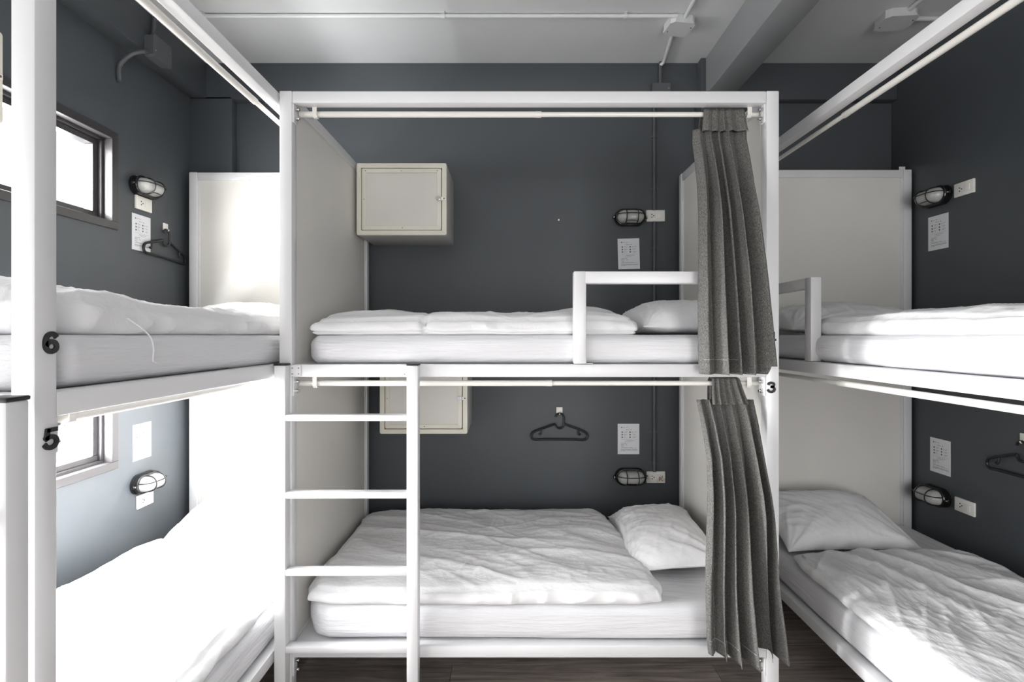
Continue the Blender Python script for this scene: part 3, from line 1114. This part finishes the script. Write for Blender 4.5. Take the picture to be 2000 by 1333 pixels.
def lamp(label, loc, rz):
    """oval bulkhead lamp on a wall; wall plane y=0, front faces -y"""
    o = empty('bulkhead_lamp', loc, rz)
    tag(o, label, 'wall lamp', 'black oval bulkhead lamps')
    a, b = 0.098, 0.054
    m = MB().prism(stadium(a, b), -0.016, 0.0).prism(stadium(a - .004, b - .004), -0.036, -0.015)
    m.sweep([(x, -0.036, z) for x, z in stadium(a - .008, b - .008)[:-1]], 0.007, 8, closed=True)
    m.build('base', M['blackgloss'], o)
    V, Fc = [], []
    P = stadium(a - .013, b - .013)
    n = len(P)
    rings = 12
    for k in range(rings + 1):
        s = math.cos(k / rings * math.pi / 2) ** 0.62 if k < rings else 0.0
        dep = 0.034 + 0.060 * math.sin(k / rings * math.pi / 2)
        for (x, z) in P:
            # shrink the stadium towards its spine
            core = max(-(a - b), min(a - b, x))
            V.append((core * (0.45 + 0.55 * s) + (x - core) * s, -dep, z * s))
    for k in range(rings):
        for i in range(n):
            p, q = k * n + i, k * n + (i + 1) % n
            Fc.append((p, q, q + n, p + n))
    pydata('diffuser', V, Fc, M['diffuser'], o)
    c = MB()
    rw = 0.0030

    def dome(x, z):
        return (x, -0.036, z)
    for xs in (-0.036, 0.036):
        pts = []
        for i in range(17):
            t = math.pi * i / 16
            pts.append((xs, -0.036 - 0.066 * math.sin(t) ** 0.7, -(b - .009) * math.cos(t)))
        c.sweep(pts, rw, 6)
    for zc in (0.012, -0.030):
        aa = a - 0.010 if abs(zc) < .02 else a - 0.026
        dd = 0.066 if abs(zc) < .02 else 0.046
        pts = []
        for i in range(21):
            t = math.pi * i / 20
            pts.append((-aa * math.cos(t), -0.036 - dd * math.sin(t) ** 0.55, zc if abs(zc) < .02 else zc * (0.7 + .3 * math.sin(t))))
        c.sweep(pts, rw, 6)
    c.build('wire_cage', M['black'], o)
    for s in (-1, 1):
        lg = MB().box(s * (a - 0.004), s * (a + 0.013), -0.030, -0.018, -0.009, 0.009, r=0.003).build('lug', M['blackgloss'], o)
        MB().cyl((s * (a + 0.006), -0.030, 0), (s * (a + 0.006), -0.036, 0), 0.0042, 10).build('lug_screw', M['steel'], lg)
    return o


def socket(label, loc, rz, sticker=False):
    o = empty('wall_socket', loc, rz)
    tag(o, label, 'socket', 'white wall sockets with a switch')
    MB().box(-0.060, 0.060, -0.012, 0, -0.0365, 0.0365, r=0.0025).build('cover_plate', M['plasticwhite'], o)
    h = MB()
    for x, z in ((-0.024, 0.008), (-0.024, -0.009), (-0.012, 0.0)):
        h.cyl((x, -0.0128, z), (x, -0.0115, z), 0.0036, 10)
    h.build('socket_holes', M['hole'], o)
    MB().box(0.004, 0.038, -0.0145, -0.011, -0.017, 0.017, r=0.0015).build('switch', M['plasticwhite'], o)
    if sticker:
        s = MB()
        rnd = random.Random(4)
        for i in range(14):
            x, z = 0.030 + rnd.uniform(-.010, .012), rnd.uniform(-.022, .014)
            s.ball((x, -0.0147, z), rnd.uniform(.0015, .0038), 0.0004, rnd.uniform(.002, .006), 8)
        s.build('flower_sticker', M['sticker_brown'], o)
        s = MB()
        for i in range(12):
            x, z = rnd.choice((.016, .050)) + rnd.uniform(-.006, .006), -0.020 + rnd.uniform(-.009, .012)
            s.ball((x, -0.0127 - .002 * (x < .04), z), rnd.uniform(.001, .0026), 0.0004, rnd.uniform(.001, .003), 8)
        s.build('petal_sticker', M['sticker_red'], o)
    return o


def notice(label, loc, rz, lean=0.0):
    """small laminated house-rules sheet; the print is unreadable in the photograph and kept as broken strokes"""
    o = empty('notice_sheet', loc, rz)
    o.rotation_euler = (0, lean, rz)
    tag(o, label, 'notice', 'laminated notices on the walls')
    W2, H = 0.0695, 0.196
    MB().box(-W2, W2, -0.0012, 0, -H / 2, H / 2).build('sheet', M['paper'], o, smooth=False)
    rnd = random.Random(12)
    p = MB()

    def line(x0, x1, z, h, dens=0.8):
        x = x0
        while x < x1:
            wl = rnd.uniform(.002, .006)
            if rnd.random() < dens:
                p.box(x, min(x + wl, x1), -0.0015, -0.0012, z - h / 2, z + h / 2)
            x += wl + 0.0011
    u = 2 * W2 / 700
    X = lambda q: (q - 350) * u
    Z = lambda q: (0.5 - q / 1000) * H
    p.box(X(108), X(140), -0.0015, -0.0012, Z(140), Z(105))
    line(X(165), X(370), Z(120), .0018)
    line(X(265), X(460), Z(192), .0026)
    for cx, tx, w_ in ((145, 200, 120), (400, 460, 150)):
        for rz_ in (275, 358, 440):
            p.cyl((X(cx), -0.0015, Z(rz_)), (X(cx), -0.0012, Z(rz_)), 0.0048, 12)
            line(X(tx), X(tx + w_), Z(rz_ - 14), .0015)
            line(X(tx), X(tx + w_ * .7), Z(rz_ + 14), .0015)
    line(X(120), X(640), Z(515), .0008, 1)
    line(X(225), X(530), Z(555), .0017)
    line(X(230), X(450), Z(590), .0014)
    for q in (630, 655, 680, 702):
        line(X(100), X(330 - rnd.uniform(0, 40)), Z(q), .0016)
    line(X(100), X(205), Z(745), .0018, 1)
    line(X(100), X(480), Z(775), .0014)
    line(X(100), X(640), Z(798), .0016)
    line(X(100), X(640), Z(845), .0018, .95)
    line(X(100), X(640), Z(868), .0018, .95)
    line(X(100), X(230), Z(890), .0016)
    p.build('print', M['ink'], o, smooth=False)
    return o


def hanger(label, loc, rz, tilt=0.0):
    """plastic clothes hanger; origin at the point it hangs from, wall plane y=0"""
    o = empty('clothes_hanger', loc, rz)
    o.rotation_euler = (0, tilt, rz)
    tag(o, label, 'hanger', 'black clothes hangers')
    y = -0.016
    k = 0.366 / 1430         # traced proportions: 1430 units wide

    def P(lst):
        return [((a - 910) * k, y, (360 - b) * k) for a, b in lst]
    r = 0.0074
    m = MB()
    m.sweep(smoothpath(P([(815, 440), (830, 395), (870, 362), (920, 352), (980, 375), (1020, 440), (1022, 520), (1018, 610)]), 6), r * .85, 8)
    m.build('hook', M['black'], o)
    m = MB()
    body = P([(1018, 600), (1120, 650), (1380, 745), (1540, 815), (1600, 880), (1605, 940), (1570, 1000), (1500, 1018), (1300, 1005), (900, 1000), (500, 1000), (310, 1010), (240, 985),
              (210, 930), (225, 860), (290, 800), (500, 722), (720, 640), (810, 618)])
    m.sweep(smoothpath(body, 5), r, 8)
    m.build('body', M['black'], o)
    m = MB()
    m.sweep(smoothpath(P([(810, 618), (825, 660), (860, 705), (915, 725), (975, 705), (1015, 655), (1022, 590)]), 6), r * .9, 8)
    m.build('neck', M['black'], o)
    for pts in ([(455, 740), (450, 850), (425, 885), (390, 860)], [(1380, 750), (1380, 850), (1405, 890), (1440, 855)]):
        MB().sweep(smoothpath(P(pts), 5), r * .7, 8).build('notch_hook', M['black'], o)
    return o


def adhesive_hook(label, loc, rz):
    o = empty('adhesive_hook', loc, rz)
    tag(o, label, 'hook', 'white adhesive hooks')
    MB().box(-0.020, 0.020, -0.006, 0, -0.002, 0.040, r=0.002).build('plate', M['plasticwhite'], o)
    MB().sweep(smoothpath([(0, -0.005, 0.012), (0, -0.012, 0.0), (0, -0.019, -0.004), (0, -0.024, 0.003)], 5), 0.0035, 8).build('prong', M['plasticwhite'], o)
    return o


def on_back(px, py):
    return (px_x(px, YB), YB, px_z(py, YB))


def on_left(px, py):
    Y = XL / ((px - 1005) / 1000)
    return (XL, Y, px_z(py, Y))


def on_right(px, py):
    Y = XR / ((px - 1005) / 1000)
    return (XR, Y, px_z(py, Y))


RL90, RR90 = R(90), R(-90)
lamp('oval caged lamp on the back wall above the upper bed', on_back(1229, 426.5), 0)
lamp('oval caged lamp on the back wall above the lower bed', on_back(1230, 930), 0)
lamp('oval caged lamp on the left wall beside the upper window', on_left(277, 367), RL90)
lamp('oval caged lamp on the left wall beside the lower window', on_left(279, 942), RL90)
lamp('oval caged lamp on the right wall above the upper bed', on_right(1832, 385), RR90)
lamp('oval caged lamp on the right wall above the lower bed', on_right(1830, 968), RR90)

socket('white socket right of the lamp on the back wall, upper bed', on_back(1279.5, 422.5), 0)
socket('white socket with a flower sticker on the back wall, lower bed', on_back(1280, 932), 0, True)
socket('white socket under the lamp on the left wall, upper bed', on_left(278, 399), RL90)
socket('white socket under the lamp on the left wall, lower bed', on_left(281, 976), RL90)
socket('white socket beside the lamp on the right wall, upper bed', on_right(1886, 368), RR90)
socket('white socket beside the lamp on the right wall, lower bed', on_right(1887, 990), RR90)

notice('slightly tilted white notice on the back wall above the guard rail', on_back(1228, 496), 0, R(-1.5))
notice('white notice on the back wall between hanger and pipe, lower bed', on_back(1227.5, 858), 0)
notice('white notice on the left wall, partly behind a black hanger', on_left(276, 456), RL90)
notice('white notice on the left wall above the lower lamp', on_left(277.5, 862), RL90)
notice('white notice under the lamp on the right wall, upper bed', on_right(1832.5, 454), RR90)
notice('white notice above the lamp on the right wall, lower bed', on_right(1836.5, 892), RR90)

adhesive_hook('white adhesive hook holding a hanger on the back wall', on_back(1092.5, 808), 0)
hanger('black plastic hanger on the back wall above the lower bed', on_back(1092.5, 808), 0)
adhesive_hook('white adhesive hook holding a hanger on the left wall', on_left(322, 450), RL90)
hanger('black plastic hanger on the left wall in front of a notice', on_left(320, 450), RL90, R(3))
p = on_right(2002, 864)
adhesive_hook('white adhesive hook on the right wall at the picture edge', p, RR90)
hanger('black plastic hanger on the right wall, cut by the picture edge', p, RR90)

x, y, z = on_back(1091, 431)
s = empty('screw', (x, y, z))
tag(s, 'small bare screw in the back wall above the upper bed', 'screw')
MB().cyl((0, 0, 0), (0, -0.012, 0), 0.003, 10).build('shank', M['steel'], s)
MB().cyl((0, -0.011, 0), (0, -0.015, 0), 0.0055, 12).build('head', M['steel'], s)


# ------------------------------------------------------------------ conduits and junction boxes
def conduit(label, runs, material, clips=(), r=0.0105):
    o = empty('conduit', runs[0][0])
    tag(o, label, 'conduit', 'surface conduits')
    base = Vector(runs[0][0])
    for pts in runs:
        MB().sweep([Vector(p) - base for p in pts], r, 12).build('pipe', material, o)
    for c, ax in clips:
        c = Vector(c) - base
        m = MB()
        if ax == 'z':
            m.cyl(c - Vector((0, 0, .009)), c + Vector((0, 0, .009)), r + 0.003, 14)
            m.box(c.x - 0.024, c.x + 0.024, c.y + r - 0.003, c.y + r, c.z - .008, c.z + .008)
        else:
            m.cyl(c - Vector((.009, 0, 0)), c + Vector((.009, 0, 0)), r + 0.003, 14)
            m.box(c.x - 0.008, c.x + 0.008, c.y - 0.024, c.y + 0.024, c.z + r - 0.003, c.z + r)
        m.build('clip', material, o)
    return o


def junction_box(label, loc, rot, a, b, h, material, cut=0.3):
    """shallow box with cut corners; its back lies in the local xy plane, the lid faces +z"""
    o = empty('junction_box', loc)
    o.rotation_euler = rot
    tag(o, label, 'junction box', 'painted junction boxes')
    ca, cb = a * cut, b * cut

    def poly(k):
        A, B = a * k, b * k
        return [(-A + ca, -B), (A - ca, -B), (A, -B + cb), (A, B - cb), (A - ca, B), (-A + ca, B), (-A, B - cb), (-A, -B + cb)]
    rotm = Matrix.Rotation(R(90), 4, 'X')
    m = MB().prism(poly(1.0), 0, -h * .75)
    m.bm.transform(Matrix.Rotation(R(-90), 4, 'X'))
    for v in m.bm.verts:
        v.co.z = abs(v.co.z)
    m.build('body', material, o, angle=25)
    m = MB().prism(poly(1.04), 0, -h * .25)
    m.bm.transform(Matrix.Rotation(R(-90), 4, 'X'))
    for v in m.bm.verts:
        v.co.z = abs(v.co.z) + h * .75
    m.build('lid', material, o, angle=25)
    for s in (-1, 1):
        MB().cyl((s * a * .82, s * b * .4, h), (s * a * .82, s * b * .4, h + .002), 0.004, 8).build('lid_screw', M['steel'], o)
    return o


cxw = px_x(1278, YB - 0.012)
yb = YB - 0.067 - 0.0    # just in front of the back beam
zs_top = ZB - 0.02
conduit('dark painted pipe running down the back wall to both sockets',
        [[(cxw, YB - 0.0115, ZB - 0.01), (cxw, YB - 0.0115, px_z(412, YB))], [(cxw, YB - 0.0115, px_z(434, YB)), (cxw, YB - 0.0115, px_z(921, YB))]], M['conduit'],
        clips=[((cxw, YB - 0.0115, px_z(v, YB)), 'z') for v in (268, 370, 485, 605, 843, 905)])
xj = px_x(1290, 3.22)
junction_box('dark painted junction box on the back wall above the bunk', (px_x(1289, 3.23), YB - 0.056, px_z(184, 3.23)), (R(90), 0, 0), 0.054, 0.052, 0.04, M['conduit'], 0.12)
conduit('dark painted short pipe between ceiling and back wall junction box', [[(xj, YB - 0.068, ZC), (xj, YB - 0.068, px_z(166, 3.22))]], M['conduit'])
zc = ZC - 0.0115
yj = 1.72 / 0.611
xjb = px_x(1325, yj)
YH = 1.72 / 0.628
conduit('grey pipe along the ceiling from the left to the junction box', [[(px_x(392, YH), YH, zc), (xjb - 0.03, YH, zc)]], M['conduitceil'],
        clips=[((px_x(v, YH), YH, zc), 'x') for v in (398, 866, 1221)])
conduit('grey pipe on the ceiling from the junction box to the back wall', [[(xjb - 0.01, yj + 0.04, zc), (xj + 0.015, YB - 0.09, zc), (xj, YB - 0.068, zc - 0.01)]], M['conduitceil'])
conduit('grey pipe on the ceiling from the junction box towards the camera', [[(xjb + 0.015, yj - 0.05, zc), (xjb + 0.01, 0.4, zc)]], M['conduitceil'])
junction_box('grey junction box on the ceiling over the bunk facing the camera', (xjb, yj - 0.01, ZC), (R(180), 0, R(8)), 0.068, 0.062, 0.045, M['conduitceil'])
yk = 1.72 / 0.625
xk = px_x(1750, yk)
junction_box('grey junction box on the ceiling right of the beam', (xk, yk, ZC), (R(180), 0, R(-5)), 0.082, 0.068, 0.045, M['conduitceil'])
conduit('grey pipe on the ceiling from the right junction box to the right', [[(xk + 0.07, yk + 0.01, zc), (XR, yk + 0.01, zc)]], M['conduitceil'], r=0.012)
conduit('grey pipe on the ceiling from the right junction box towards the camera', [[(xk + 0.02, yk - 0.06, zc), (xk + 0.015, 0.4, zc)]], M['conduitceil'], r=0.012)
# box and bent pipe on the beam along the left wall
xb2 = XL + 0.10
yk = abs(xb2) / 0.705
junction_box('dark painted junction box on the left beam above the window', (xb2, yk, px_z(101, yk)), (R(90), 0, R(90)), 0.070, 0.058, 0.05, M['conduit'], 0.15)
zk = px_z(101, yk)
conduit('dark painted bent pipe from the left beam box down to the wall',
        [[(xb2 + 0.012, yk - 0.02, zk + 0.05), (xb2 + 0.012, yk - 0.01, ZC - 0.01)],
         smoothpath([(xb2 + 0.014, yk - 0.065, zk - 0.04), (xb2 + 0.012, yk - 0.10, zk - 0.055), (xb2 - 0.03, yk - 0.125, zk - 0.085), (XL + 0.013, yk - 0.125, zk - 0.14), (XL + 0.012, yk - 0.125, zk - 0.22)], 6)], M['conduit'])
